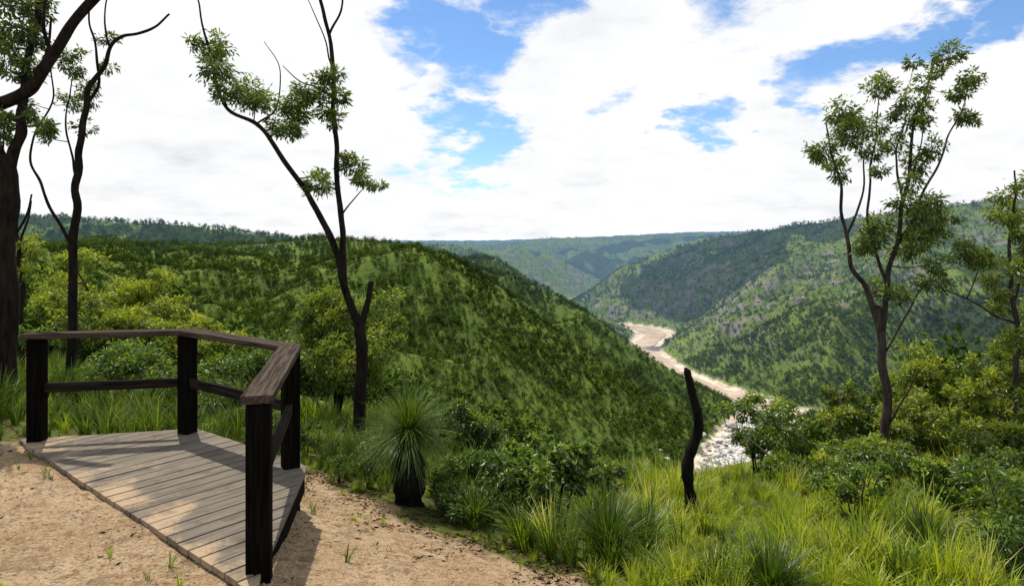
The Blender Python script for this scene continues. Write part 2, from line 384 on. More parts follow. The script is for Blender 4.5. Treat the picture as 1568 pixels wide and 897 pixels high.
dn=.6*fbm(x/150,y/150,3,71)+.7*fbm(x/30,y/30,3,72);keep=(dn>-.12+.26*rng.normal(size=len(x)))
x=x[keep];y=y[keep];rd=river_d(x,y);keep=rd>6;x=x[keep];y=y[keep];rd=rd[keep];z=H(x,y,rd)
r=np.hypot(x,y);sc=(2.6+7.2*rng.random(len(x))**2.)*(1+.45*sst(1500,4000,r))*np.where((x<-300)&(r>1250),1.25,1)
gn_scatter('hillside_forest',np.stack([x,y,z-.2],-1),sc,zrot(len(x)),far_v)
x,y=sector(4600,16,250,46)
u=x/y;tall=rng.uniform(4.5,8.5,len(x))
zz=H(x,y);topv=(zz+tall-EYE)/y
lim=np.interp(u,[-.8,-.5,-.36,-.22,0,.15,.25,.4,.52,.6,.8],[.00,-.03,-.09,-.17,-.25,-.33,-.37,-.31,-.20,-.15,-.10])
keep=(topv<lim)&(zz<-3.0);x=x[keep];y=y[keep];zz=zz[keep];tall=tall[keep]
gn_scatter('woodland_below_lookout',np.stack([x,y,zz-.1],-1),tall,zrot(len(x)),mid_v)
def shrub_var(k,mat,big):
    mb=MB()
    for c in range(9):
        a=rng.uniform(0,6.28);q=np.array([math.cos(a)*rng.uniform(0,.42),math.sin(a)*rng.uniform(0,.42),rng.uniform(.3,.9)])
        mb.tube([(0,0,-.1),q*.5+np.array([0,0,.05]),q],[.014,.009,.004],4,0)
        mb.cluster(q,.2,130,.085 if big else .065,.04 if big else .02,1,.8)
    return mb.build('shrub_part_%d'%k,[M_barkG,mat],link=False)
sv=[shrub_var(k,m,b) for k,(m,b) in enumerate([(M_leafM,True),(M_leafM,False),(M_leaf,False),(M_leafM,False),(M_leafM,True)])]
x,y=sector(2800,6.0,34,46);zz=H(x,y);q=Q(x,y)
hgt=rng.uniform(.35,1.2,len(x));topv=(zz+hgt-EYE)/y;u=x/y
lim=np.interp(u,[-.8,-.45,-.33,-.22,-.05,.08,.2,.35,.8],[-.17,-.19,-.25,-.28,-.29,-.33,-.37,-.34,-.26])
keep=(topv<lim)&(sandmask(x,y)<.1)&(q>1.9)&~((u>.16)&(y<9)&(rng.random(len(x))>.22))&(np.hypot(x+1.04,y-6.3)>.8);x=x[keep];y=y[keep];zz=zz[keep];hgt=hgt[keep]
gn_scatter('understorey_shrubs',np.stack([x,y,zz],-1),hgt,zrot(len(x)),sv)
def tuft(k,nb,h,spread,mat,w=.007):
    mb=MB()
    for b in range(nb):
        a=rng.uniform(0,6.28);l=h*rng.uniform(.55,1.15);lean=rng.uniform(.05,.55)*spread
        d=np.array([math.cos(a),math.sin(a),0]);s_=np.array([-math.sin(a),math.cos(a),0]);b0=d*rng.uniform(0,.05)+s_*rng.normal()*.02
        ts=np.array([0,.35,.7,1.]);P=b0+d*(lean*l*ts**1.8)[:,None]+np.array([0,0,1])*(l*(ts-.35*lean*ts**2.5))[:,None]
        W=w*rng.uniform(.7,1.3)*np.array([.8,1,.7,.12]);V=np.stack([P-s_*W[:,None],P+s_*W[:,None]],1).reshape(-1,3)
        F=[(2*q,2*q+1,2*q+3,2*q+2) for q in range(3)]
        c=rng.uniform(.1,.8) if rng.random()>.16 else 1.
        mb.add(V,F,np.clip(c+np.repeat(ts,2)*.2,0,1),1)
    return mb.build('grass_tuft_part_%d'%k,[mat,mat],link=False)
gv=[tuft(k,44,.28,1.5,M_grass,.005) for k in range(3)]+[tuft(3,38,.42,1.3,M_grass,.004),tuft(4,36,.2,1.9,M_grass,.005),tuft(5,44,.34,1.3,M_grassD,.005)]
gd=[tuft(20+k,44,.4,1.2,M_grassD,.005) for k in range(3)]+[tuft(24,40,.32,1.3,M_grass,.005)]
DECK=np.array([(-7.75,0),(-6.80,1.25),(-4.93,1.33),(-3.42,0.0)])
def AB(a,b):
    return np.array([.773*a+.634*(b+1.907),-.634*a+.773*(b+1.907)])
def indeck(x,y,m=.05):
    a=.773*x-.634*y;b=.634*x+.773*y-1.907
    return (b>-m)&(b<np.interp(a,DECK[:,0],DECK[:,1],left=-1,right=-1)+m)
x,y=sector(21000,3.0,17,50)
u=x/y;sm_=sandmask(x,y)
dens=np.where(u>.12,1.,.5)*np.interp(np.hypot(x,y),[3,9,19],[1,.7,.35])
keep=(sm_<.35)&~indeck(x,y,.12)&(rng.random(len(x))<dens)&(np.hypot((x+1.02),(y-6.2))>.62)&(np.hypot(x-2.0,y-7.1)>.45);x=x[keep];y=y[keep];u=u[keep];zz=H(x,y)
ed=np.interp(x,SX,SY);close=sst(0,.9,y-ed)
sc=rng.uniform(.4,1.15,len(x))*(.55+.85*sst(-.35,.5,fbm(x/1.1,y/1.1,2,81)))*np.where(u<.2,.4+.6*close,.95)
P=np.stack([x,y,zz-.01],-1);lf=u+.05*rng.normal(size=len(u))<.12
gn_scatter('grass',P[~lf],sc[~lf],zrot((~lf).sum(),.14),gv)
gn_scatter('grass',P[lf],sc[lf],zrot(lf.sum(),.12),gd)
x=rng.uniform(-5,1,340);y=rng.uniform(3,6.6,340);m=(sandmask(x,y)>.8)&~indeck(x,y)&(pn(x*1.1,y*1.1,9)>.05);x=x[m];y=y[m]
gn_scatter('grass_sprigs',np.stack([x,y,H(x,y)-.01],-1),rng.uniform(.1,.32,len(x)),zrot(len(x),.1),[tuft(10,14,.5,1.3,M_grassD,.012),tuft(11,10,.4,1.5,M_grass,.012),tuft(12,18,.25,2.,M_grass,.014)])
def quadleaf(k):
    mb=MB();mb.leaves(np.zeros((1,3)),.06,.016,0,None,0,np.array([[1.,0,0]]));
    o=mb.build('litter_part_%d'%k,[M_lit],link=False);return o
def stick(k):
    mb=MB();mb.tube([(-.06,0,.004),(0,.012*rng.normal(),.006),(.06,.0,.004)],[.0015,.0022,.001],5,0);return mb.build('stick_part_%d'%k,[M_lit],link=False)
x=rng.uniform(-5.5,2,60000);y=rng.uniform(2.8,8,60000);ys_=np.interp(x,SX,SY);e=ys_-y
pk=np.where(x>-2.4,np.exp(-np.maximum(e,0)/.6)*.95+.02,.025)*sst(-.3,.3,fbm(x*1.5,y*1.5,3,91));m=(rng.random(60000)<pk)&~indeck(x,y,0)&(e>-.5);x=x[m];y=y[m]
gn_scatter('leaf_litter',np.stack([x,y,H(x,y)+.006],-1),rng.uniform(.4,1.1,len(x)),np.stack([rng.normal(size=len(x))*.25,rng.normal(size=len(x))*.25,rng.random(len(x))*6.28],-1),[quadleaf(0),quadleaf(1),quadleaf(2),quadleaf(3),stick(3)])
def stone(k,mat=None):
    import bmesh
    bm=bmesh.new();bmesh.ops.create_icosphere(bm,subdivisions=2,radius=1.)
    o3=rng.normal(size=3)*5
    for v in bm.verts:
        p=np.array(v.co);f=1+.35*float(pn(np.array([p[0]*1.2+o3[0]]),np.array([p[1]*1.2+p[2]+o3[1]]),k)[0]);v.co=Vector((p[0]*f,p[1]*f*.8,p[2]*f*.6))
    me=bpy.data.meshes.new('stone_part_%d'%k);bm.to_mesh(me);bm.free();me.materials.append(mat or M_stone);return bpy.data.objects.new('stone_part_%d'%k,me)
st=[stone(k) for k in range(4)]
x=rng.uniform(-5.5,1.5,14000);y=rng.uniform(2.8,7.,14000);m=(sandmask(x,y)>.5)&~indeck(x,y,0);x=x[m];y=y[m]
gn_scatter('gravel',np.stack([x,y,H(x,y)],-1),.0025+.011*rng.random(len(x))**4,zrot(len(x),.5),st)
k_=RIVs[:,1]<1050;idx=np.where(k_)[0];xs=[];ys=[]
for t in range(2200):
    i0=rng.choice(idx[:-1]);p=RIVs[i0]+(RIVs[i0+1]-RIVs[i0])*rng.random();xs.append(p[0]+rng.normal()*20);ys.append(p[1]+rng.normal()*10)
x=np.array(xs);y=np.array(ys);gn_scatter('river_boulders',np.stack([x,y,H(x,y)+.2],-1),.8+4.0*rng.random(len(x))**2.5,zrot(len(x),.3),[stone(k+10,M_boul) for k in range(3)])
x=rng.uniform(450,1300,5200);y=rng.uniform(1250,2500,5200);m=(fbm(x/70,y/70,3,95)>.18)&(river_d(x,y)>20)&(np.abs(x/y)<.85);x=x[m];y=y[m]
gn_scatter('rock_outcrops',np.stack([x,y,H(x,y)+.5],-1),1.2+4.2*rng.random(len(x))**2,zrot(len(x),.5),[stone(k+20) for k in range(3)])
# ---------------------------------------------------------------- lookout platform
par=bpy.data.objects.new('lookout_platform',None);scene.collection.objects.link(par)
def solid(name,items,mat,bev=.006):
    V=[];Fs=[];G=[];C=[]
    for bot,top,gd_,idv in items:
        k=len(bot);o=len(V);pts=list(bot)+list(top);V+=[tuple(p) for p in pts]
        gd_=np.array(gd_,float);gd_/=np.linalg.norm(gd_);r_=np.cross(gd_,[0,0,1.]);
        if np.linalg.norm(r_)<.1:r_=np.array([1.,0,0])
        r_/=np.linalg.norm(r_);w_=np.cross(r_,gd_);off=rng.uniform(0,20)
        for p in pts:
            p=np.array(p);G.append((p@gd_,p@r_+off,p@w_));C.append(idv)
        Fs.append([o+q for q in range(k)][::-1]);Fs.append([o+k+q for q in range(k)])
        for q in range(k): Fs.append([o+q,o+(q+1)%k,o+k+(q+1)%k,o+k+q])
    me=bpy.data.meshes.new(name);me.from_pydata(V,[],Fs)
    a=me.attributes.new('grain','FLOAT_VECTOR','POINT');a.data.foreach_set('vector',np.array(G,np.float32).ravel())
    a=me.attributes.new('col','FLOAT','POINT');a.data.foreach_set('value',np.array(C,np.float32))
    me.materials.append(mat);ob=bpy.data.objects.new(name,me);scene.collection.objects.link(ob);ob.parent=par
    b=ob.modifiers.new('bevel','BEVEL');b.width=bev;b.segments=2;b.limit_method='ANGLE'
    return ob
items=[];a=-7.74;bw=.15
while a<-3.44:
    a2=min(a+bw-.014,-3.42);e0=np.interp(a,DECK[:,0],DECK[:,1]);e1=np.interp(a2,DECK[:,0],DECK[:,1])
    zt=.028+rng.uniform(-.003,.003);st0=-.03+rng.uniform(-.015,.0)
    c=[(a,st0),(a2,st0),(a2,max(e1,.02)),(a,max(e0,.02))]
    W=[AB(*p) for p in c]
    items.append(([(p[0],p[1],zt-.04) for p in W],[(p[0],p[1],zt) for p in W],(.634,.773,0),rng.random()));a+=bw
ob=solid('deck_boards',items,M_deck,.003)
g=ob.data.attributes['grain'];co=np.array([v.co for v in ob.data.vertices]);arr=np.zeros(len(co)*3,np.float32);g.data.foreach_get('vector',arr);arr=arr.reshape(-1,3);arr[:,0]-=1.907;g.data.foreach_set('vector',arr.ravel())
def beam(p,q,w,z0,z1,ext=0):
    p=np.array(p,float);q=np.array(q,float);d=(q-p)/np.linalg.norm(q-p);nn=np.array([-d[1],d[0]])*w/2;p=p-d*ext;q=q+d*ext
    L=[p-nn,q-nn,q+nn,p+nn];return ([(v[0],v[1],z0) for v in L],[(v[0],v[1],z1) for v in L],(d[0],d[1],0),.3)
cor=[AB(*p) for p in [(-7.70,.0),(-6.78,1.21),(-4.96,1.29),(-3.46,-.02)]]
solid('bearers',[beam(cor[k],cor[k+1],.05,-.2,-.016) for k in range(3)]+[beam(AB(-7.3,.42),AB(-4.0,.42),.08,-.18,-.018)],M_post)
PA,PB,PC,PD=(-4.61,6.34),(-3.28,6.6),(-1.90,5.6),(-1.49,3.85)
its=[]
for (p,dd,zb) in ((PA,(1.33,.26),-.3),(PB,(1.36,-.4),-.6),(PC,(.9,-1.4),-.8),(PD,(.41,-1.75),-.4)):
    d=np.array(dd)/np.hypot(*dd);e=np.array([-d[1],d[0]]);h=.068
    L=[np.array(p)+(-d-e)*h,np.array(p)+(d-e)*h,np.array(p)+(d+e)*h,np.array(p)+(-d+e)*h]
    its.append(([(v[0],v[1],zb) for v in L],[(v[0],v[1],1.015) for v in L],(0,0,1),.3))
solid('posts',its,M_post,.012)
Pl=[np.array(p,float) for p in (PA,PB,PC,PD)];d0=(Pl[1]-Pl[0])/np.linalg.norm(Pl[1]-Pl[0]);d3=(Pl[3]-Pl[2])/np.linalg.norm(Pl[3]-Pl[2])
Pl[0]=Pl[0]-d0*.11;Pl[3]=Pl[3]+d3*.10
dirs=[(Pl[k+1]-Pl[k])/np.linalg.norm(Pl[k+1]-Pl[k]) for k in range(3)]
def off(k,s):
    w=.09
    if k==0: nn=np.array([-dirs[0][1],dirs[0][0]]);return Pl[0]+nn*w*s
    if k==3: nn=np.array([-dirs[2][1],dirs[2][0]]);return Pl[3]+nn*w*s
    n1=np.array([-dirs[k-1][1],dirs[k-1][0]]);n2=np.array([-dirs[k][1],dirs[k][0]]);m=(n1+n2);m/=np.linalg.norm(m);return Pl[k]+m*w*s/(m@n1)
its=[]
for k in range(3):
    g_=dirs[k]*.0015
    L=[off(k,-1)+g_,off(k+1,-1)-g_,off(k+1,1)-g_,off(k,1)+g_]
    its.append(([(v[0],v[1],1.017) for v in L],[(v[0],v[1],1.068) for v in L],(dirs[k][0],dirs[k][1],0),.3))
solid('top_rail',its,M_cap,.006)
its=[]
for k,(p,q) in enumerate(((PA,PB),(PB,PC),(PC,PD))):
    p=np.array(p);q=np.array(q);d=(q-p)/np.linalg.norm(q-p);its.append(beam(p+d*.066,q-d*.066,.05,.49,.58))
solid('middle_rail',its,M_mid,.006)
# ---------------------------------------------------------------- foreground trees
def cr3(P,n=7):
    return smooth_line(P,n)
def skel_tree(name,x,y,s,limbs,clusters,bark,leaf,nl=230,L=.085,W=.026,zoff=0.,seed=1,bias=0.,cs=1.):
    global rng
    rng=np.random.default_rng(seed)
    zb=Hs(x,y)+zoff;mb=MB();samples=[]
    for pts,r0,r1 in limbs:
        P=[]
        for k,p in enumerate(pts):
            yy=p[2] if len(p)>2 else 0
            P.append((p[0]*s*.01,yy*s*.01,p[1]*s*.01))
        C=cr3(P,7);t=np.linspace(0,1,len(C));ln=np.linalg.norm(np.diff(C,axis=0),axis=1).sum()
        wob=np.stack([pn(t*ln*1.9+seed,t*0+.3,1),pn(t*ln*1.9+seed,t*0+.7,2),t*0],-1)*.05*np.minimum(t*5,1)[:,None]*min(1,ln/1.5)
        C=C+wob;R=r0+(r1-r0)*t**.85
        if pts[0][1]==0: R=R*(1+.5*np.exp(-t*14))
        R=R*(1+.10*pn(t*ln*4,t*0+seed,4))
        mb.tube(C,R,9,0);samples.append(np.column_stack([C,R]))
    S=np.concatenate(samples)
    for c in clusters:
        cx,cz,cr=c[0]*s*.01,c[1]*s*.01,c[2]*s*.01*cs
        cand=S[S[:,2]<cz-.02];cand=cand if len(cand) else S
        dd=np.abs(cand[:,0]-cx)+np.abs(cand[:,2]-cz)*.8;b=cand[np.argmin(dd)]
        cy=b[1]+rng.normal()*.22*s
        C=np.array([cx,cy,cz]);P=np.array(b[:3]);mid=(P+C)/2+np.array([0,0,-.06*np.linalg.norm(C-P)])+rng.normal(size=3)*.03
        st=cr3([P,mid,C],4);mb.tube(st,np.linspace(min(b[3]*.6,.014),.005,len(st)),5,0)
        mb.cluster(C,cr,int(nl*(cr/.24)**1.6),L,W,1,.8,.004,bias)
    return mb.build(name,[bark,leaf],(x,y,zb))
skel_tree('gum_tree',-2.36,10.,1.0,[
 ([(0,-20),(0,0),(2,100),(5,150),(5,192)],.1,.085),
 ([(5,180),(-14,222),(-28,262,5),(-40,310,5),(-60,360,0),(-88,402,-5),(-120,452,-10),(-150,490,-15),(-190,512,-15),(-212,560,-10),(-228,620,-5),(-245,680),(-262,712)],.07,.008),
 ([(-22,248,5),(-24,290,0),(-25,330,-4),(-28,400,-5),(-36,480,0),(-40,560,5),(-48,640,8),(-60,700,5),(-75,770)],.055,.022),
 ([(-47,630,8),(-28,665,0),(-18,705,-10),(2,760)],.02,.01),
 ([(3,160),(9,200,1),(15,230,3),(18,252,5)],.06,.04),
 ([(-38,535,4),(-66,552,12),(-95,562,18),(-124,588,22)],.02,.006),
 ([(-40,580,5),(-62,640,20),(-90,700,25)],.015,.006),
 ([(-26,350,-4),(-5,375,-14),(15,398,-18)],.016,.006),
 ([(-150,490,-15),(-130,520,10),(-128,580,20),(-145,620)],.016,.005),
 ],[(-232,625,24),(-248,615,14),(-205,572,27),(-178,548,30),(-155,528,26),(-190,540,24),(-128,500,26),(-110,492,22),(-82,528,22),(-60,402,24),(-72,416,15),(-52,548,22),(-38,566,20),(-28,530,18),(-48,512,18),(-30,500,15),(-10,428,20),(-5,440,14),(12,402,16),(26,400,13),(-222,600,20),(-92,505,20),(-68,535,18),(-100,520,18)],
 M_bark,M_leaf,480,seed=3,bias=.1)
skel_tree('gum_tree',5.94,10.5,1.05,[
 ([(0,-20),(0,0),(5,120),(-1,200),(-6,262)],.08,.062),
 ([(-3,225),(-22,290,4),(-45,330,6),(-55,390,8),(-60,450,8),(-74,500,6),(-80,545,4)],.05,.01),
 ([(0,215),(6,290,-4),(15,350,-6),(28,420,-8),(40,480,-6),(48,540,-4),(66,590,-2),(86,645)],.05,.01),
 ([(15,350,-6),(36,390,-14),(56,440,-18),(76,490,-20),(98,535,-18),(118,575,-15)],.03,.008),
 ([(7,290,-4),(-5,350,10),(-14,420,16),(-6,480,18),(0,540,15),(5,590,12)],.03,.008),
 ([(28,420,-8),(22,480,0),(34,530,6),(42,590,8)],.022,.007),
 ([(-50,370,8),(-34,430,-6),(-30,490,-10),(-28,510,-10)],.022,.007),
 ([(40,480,-6),(62,500,8),(75,555,12)],.018,.006),
 ([(4,190),(38,262,-10),(62,305,-16)],.022,.008),
 ([(3,70),(28,120,-6),(45,150,-8),(62,178,-8)],.022,.006),
 ],[(-70,558,25),(-86,502,24),(-46,548,22),(-97,490,14),(-40,522,22),(-26,500,22),(-60,530,22),(0,597,22),(12,610,16),(36,572,22),(46,542,22),(86,642,22),(98,630,17),(118,604,18),(130,600,13),(126,552,18),(134,545,12),(72,560,18),(102,582,16),(50,482,22),(62,500,18),(10,540,20),(20,560,16),(35,412,26),(22,420,18),(72,388,28),(90,375,22),(55,395,22),(-22,368,26),(-5,388,22),(50,352,26),(36,370,20),(62,302,20),(20,280,20),(6,290,15),(86,350,22),(70,360,18),(30,450,18),(-62,470,18),(-50,490,16),(40,632,12),(56,600,14),(24,505,18),(70,420,16),(100,400,16),(-34,350,18),(44,330,18),(0,470,14)],
 M_barkG,M_leaf,430,seed=5,bias=.12)
skel_tree('gum_tree',7.8,10.,1.0,[
 ([(0,-30),(0,0),(-5,120),(-10,250),(-18,330),(-15,400),(-8,470)],.065,.012),
 ([(-8,236),(-50,250,-10),(-95,275,-16),(-145,294,-20)],.024,.007),
 ([(-12,270),(10,330,8),(18,390,10),(30,450,12)],.03,.008),
 ([(-95,275,-16),(-80,310,-16),(-70,335,-16)],.012,.005),
 ([(-5,110),(-30,130,-10),(-55,135,-10)],.014,.006)],
 [(-10,448,22),(-4,410,24),(-28,395,18),(-25,322,22),(2,355,24),(-50,330,18),(-84,332,16),(-66,345,14),(12,300,22),(18,435,22),(-15,262,20),(0,205,26),(22,385,22),(30,340,24),(24,250,26),(-30,280,16),(10,160,24),(-8,180,20),(-40,300,16),(-20,220,20),(0,130,22),(-12,370,18)],
 M_barkG,M_leafY,400,seed=8,bias=-.13)
skel_tree('gum_tree',-6.22,8.,.8,[
 ([(0,-20),(0,0),(-2,120),(0,240),(4,330),(0,385)],.19,.12),
 ([(2,335),(20,392,-5),(36,425,-8),(30,462,-5),(34,510,0),(44,570,5),(52,660,5)],.075,.03),
 ([(0,360),(-22,410,5),(-40,440,5),(-10,463,0),(30,480,-8),(62,500,-12),(84,535,-12),(106,580,-10),(140,622,-6),(175,660)],.10,.05),
 ([(34,500,0),(60,540,6),(68,600,8)],.03,.012),
 ([(84,535,-12),(76,580,-20),(80,640,-20)],.03,.012),
 ([(0,240),(22,290,14),(30,330,18)],.02,.01)],
 [(20,545,26),(46,520,18),(8,590,28),(-22,560,32),(2,420,20),(18,430,20),(48,435,18),(62,448,14),(6,620,30),(42,612,24),(30,580,20),(-12,440,24),(14,510,16),(60,570,16),(30,640,24)],
 M_bark,M_leaf,420,seed=11)
skel_tree('gum_tree',-7.42,11.,1.1,[
 ([(0,-60),(0,0),(2,120),(5,250),(8,320),(14,380),(22,430),(30,470)],.085,.045),
 ([(30,465),(48,490),(62,520,-5),(85,535,-8),(108,540,-8),(132,552,-5),(150,572)],.042,.016),
 ([(22,430),(36,470,8),(34,520,10),(22,560,8),(28,620,5)],.03,.012),
 ([(3,215),(-15,255,-8),(-34,305,-12),(-52,345,-14),(-46,390,-10),(-24,455,-6),(-34,520,-4)],.03,.01),
 ([(8,320),(-8,370,8),(-14,430,12),(-6,480,12)],.022,.009),
 ([(62,520,-5),(50,560,0),(58,610,2)],.02,.01)],
 [(-28,442,20),(-10,472,18),(-44,402,16),(-4,492,18),(-20,385,14),(6,405,14),(0,512,18),(26,502,13),(-36,480,18),(14,450,14),(-16,505,18),(-38,430,14),(40,540,14)],
 M_bark,M_leaf,320,seed=13)
skel_tree('slender_tree',-9.0,12.,1.2,[
 ([(0,-80),(0,0),(-2,120),(-8,200),(-12,275)],.06,.03),([(-8,190),(6,230,5),(10,262,5)],.025,.01)],
 [(0,185,20),(10,190,16),(-14,205,14),(2,150,14)],M_bark,M_leafY,300,seed=14)
rng=np.random.default_rng(21)
mb=MB();P=cr3([(0,0,-.2),(0,0,0),(-.05,.02,.5),(.07,.02,.9),(.06,0,1.1),(.0,0,1.35),(-.06,0,1.6)],8);R=np.interp(np.linspace(0,1,len(P)),[0,.2,1],[.085,.066,.042])*(1+.14*rng.normal(size=len(P))*.6)
mb.tube(P,R,10,0);mb.tube(P[-1:]+np.array([[0,0,-.02],[0,0,.0],[-.02,0,.03],[-.03,0,.04]]),[.043,.038,.02,.004],8,0)
mb.tube([P[22],P[22]+np.array([.05,0,.03]),P[22]+np.array([.075,0,.07])],[.03,.02,.005],6,0)
mb.build('charred_tree_stump',[M_char],(2.07,7.5,Hs(2.07,7.5)+.04))
def grass_tree(x,y,k_,seed,trunk=.70):
    global rng
    rng=np.random.default_rng(seed)
    mb=MB();mb.tube(cr3([(0,0,-.15),(0,0,0),(.02,0,.3),(0,0,trunk-.04)],6),np.linspace(.16,.12,19)*(1+.12*rng.normal(size=19)),12,0)
    for k in range(1500):
        a=rng.uniform(0,6.28);dead=rng.random()<.16
        el_=math.asin(rng.uniform(-.45,1.)) if not dead else rng.uniform(-1.4,-.8)
        l=(rng.uniform(.36,.56) if not dead else rng.uniform(.14,.3))*k_;d=np.array([math.cos(a)*math.cos(el_),math.sin(a)*math.cos(el_),math.sin(el_)])
        t=np.array([0,.3,.55,.8,1.]);P=np.array([0,0,trunk])+d*(.04 if not dead else .10)+d*(l*t)[:,None];P[:,2]-=.20*l*t**2.2*(1.15-d[2])*rng.uniform(.4,1.8);P[:,:2]+=rng.normal(size=2)*.04*t[:,None]**2
        s_=np.cross(d,[0.01,0,1]);s_/=np.linalg.norm(s_);W=.0026*np.array([1,1,1,.7,.2])
        V=np.stack([P-s_*W[:,None],P+s_*W[:,None]],1).reshape(-1,3)
        mb.add(V,[(2*q,2*q+1,2*q+3,2*q+2) for q in range(4)],(rng.uniform(0,.1) if dead else rng.uniform(.25,.9)),1)
    mb.build('grass_tree',[M_char,M_grassD],(x,y,Hs(x,y)+.04))
grass_tree(-1.04,6.55,1.0,5)
def bush(name,x,y,ztop,rx,frac,nc,leaf,bark,seed,L=.08,W=.03,nl=190,stems=5,lean=0,bias=0.,twr=.004):
    global rng
    rng=np.random.default_rng(seed)
    zb=Hs(x,y);h=ztop-zb;rz=h*frac/2;cz=h-rz;mb=MB();S=[]
    lob=[(rng.normal()*.45*rx,rng.normal()*.4*rx,cz+rng.uniform(-.5,.55)*rz,rng.uniform(.4,.65)) for _ in range(5)]
    cl=[]
    for k in range(nc):
        lx,ly,lz,lr=lob[k%5];v=rng.normal(size=3);v/=np.linalg.norm(v);f=rng.uniform(.5,1.)
        c=np.array([lx+v[0]*rx*lr*f+lean*rx*.5,ly+v[1]*rx*lr*f,lz+v[2]*rz*lr*f]);c[2]=np.clip(c[2],.12*h,h-.1);cl.append(c)
    for k in range(stems):
        tgt=np.array(lob[k%5][:3])+rng.normal(size=3)*.1*rx;b=np.array([rng.normal()*.05,rng.normal()*.05,-.15])
        C=cr3([b,b+(tgt-b)*np.array([.15,.15,.35])+rng.normal(size=3)*.04*h*.4,b+(tgt-b)*np.array([.55,.55,.7])+rng.normal(size=3)*.05*h*.4,tgt],6)
        r0=.012*h+.008;R=np.linspace(r0,r0*.35,len(C));mb.tube(C,R,7,0);S.append(np.column_stack([C,R]))
    S=np.concatenate(S)
    for c in cl:
        cand=S[S[:,2]<c[2]+.02];cand=cand if len(cand) else S;b=cand[np.argmin(np.linalg.norm(cand[:,:3]-c,axis=1))]
        mid=(b[:3]+c)/2+rng.normal(size=3)*.05
        mb.tube(cr3([b[:3],mid,c],3),np.linspace(min(.012,b[3]*.7),.004,7),4,0)
        mb.cluster(c,rx*rng.uniform(.14,.27),int(nl*rng.uniform(.5,1.2)),L,W,1,.8,twr,bias+rng.normal()*.08)
    return mb.build(name,[bark,leaf],(x,y,zb))
def zt(v,y): return EYE-v*y
bush('small_gum_tree',-3.45,13.,zt(.055,13),1.2,.72,76,M_leafY,M_bark,31,.09,.03,300,4,bias=-.1)
bush('small_gum_tree',-10.9,18.,zt(.015,18),1.3,.55,48,M_leafY,M_barkG,32,.11,.04,240,4,bias=.05)
bush('small_gum_tree',-9.6,14.5,zt(.07,14.5),1.1,.6,48,M_leafY,M_barkG,33,.1,.035,240,4,bias=-.02)
bush('small_gum_tree',-8.6,16.,zt(.085,16),.9,.6,34,M_leafY,M_barkG,34,.1,.035,200,4)
bush('shrub',-6.9,14.,zt(.10,14),.75,.6,28,M_leafY,M_bark,35,.09,.03,200,4)
bush('shrub',-5.7,12.5,zt(.115,12.5),.7,.6,26,M_leafY,M_bark,36,.09,.03,200,4,bias=.05)
bush('shrub',-6.6,10.2,zt(.165,10.2),1.0,.7,34,M_leafM,M_bark,37,.08,.028,200,5)
bush('shrub',-4.6,10.8,zt(.16,10.8),.95,.7,34,M_leafM,M_bark,38,.08,.028,200,5)
bush('shrub',-8.2,9.8,zt(.13,9.8),.8,.7,26,M_leafM,M_bark,39,.08,.028,200,5)
bush('shrub',-4.3,14.5,zt(.15,14.5),1.1,.7,34,M_leafM,M_bark,58,.09,.03,200,5)
bush('shrub',-.42,9.3,zt(.235,9.3),.65,.75,30,M_leafM,M_bark,40,.07,.028,220,5,bias=-.12)
bush('shrub',-1.1,9.9,zt(.25,9.9),.6,.75,26,M_leaf,M_bark,59,.07,.028,220,5,bias=-.05)
bush('shrub',.45,6.6,zt(.285,6.6),.5,.85,34,M_leafM,M_bark,41,.07,.034,190,6,bias=.04)
bush('shrub',-.15,7.2,zt(.31,7.2),.5,.85,30,M_leafM,M_bark,42,.06,.026,200,5,bias=-.12)
bush('shrub',.95,7.6,zt(.33,7.6),.5,.85,26,M_leaf,M_bark,60,.06,.026,200,5)
bush('shrub',-.45,6.3,zt(.37,6.3),.33,.85,20,M_leafM,M_bark,61,.05,.02,180,5,bias=-.12)
bush('shrub',4.45,10.,zt(.235,10.),.85,.85,34,M_leafM,M_barkP,43,.075,.03,160,6,bias=.1)
bush('shrub',4.9,9.0,zt(.29,9.),.7,.85,30,M_leafY,M_barkP,44,.075,.03,170,5,bias=-.15)
bush('shrub',3.8,9.3,zt(.325,9.3),.4,.85,20,M_leafM,M_barkP,64,.07,.03,170,5,bias=.05)
bush('small_gum_tree',8.6,13.2,zt(.150,13.2),1.05,.75,50,M_leafY,M_barkG,45,.09,.032,240,5,bias=-.05)
bush('small_gum_tree',7.2,11.6,zt(.22,11.6),.8,.8,38,M_leafY,M_barkP,46,.08,.03,220,5,bias=-.06)
bush('small_gum_tree',7.5,10.4,zt(.19,10.4),.65,.8,34,M_leafY,M_barkP,47,.08,.03,220,5,bias=-.03)
bush('small_gum_tree',9.2,12.,zt(.15,12.),.8,.8,36,M_leafY,M_barkG,48,.09,.03,220,5,bias=-.05)
bush('small_gum_tree',6.2,11.9,zt(.215,11.9),.7,.8,30,M_leafY,M_barkP,65,.08,.03,200,5,bias=-.12)
bush('shrub',4.3,11.5,zt(.27,11.5),.6,.8,26,M_leafM,M_bark,49,.075,.03,170,5)
bush('shrub',4.6,7.2,zt(.325,7.2),.38,.85,20,M_leafM,M_bark,50,.06,.045,120,5,bias=.15)
bush('shrub',6.5,8.6,zt(.27,8.6),.6,.85,30,M_leafY,M_barkP,51,.07,.03,180,5,bias=-.12)
bush('shrub',5.3,9.3,zt(.30,9.3),.55,.85,26,M_leafM,M_bark,62,.07,.03,180,5,bias=.06)
bush('shrub',7.3,9.0,zt(.24,9.0),.55,.85,28,M_leafY,M_barkP,63,.07,.03,180,5,bias=-.1)
bush('shrub',5.0,7.6,zt(.33,7.6),.35,.85,18,M_leafM,M_bark,66,.06,.03,150,5,bias=.1)
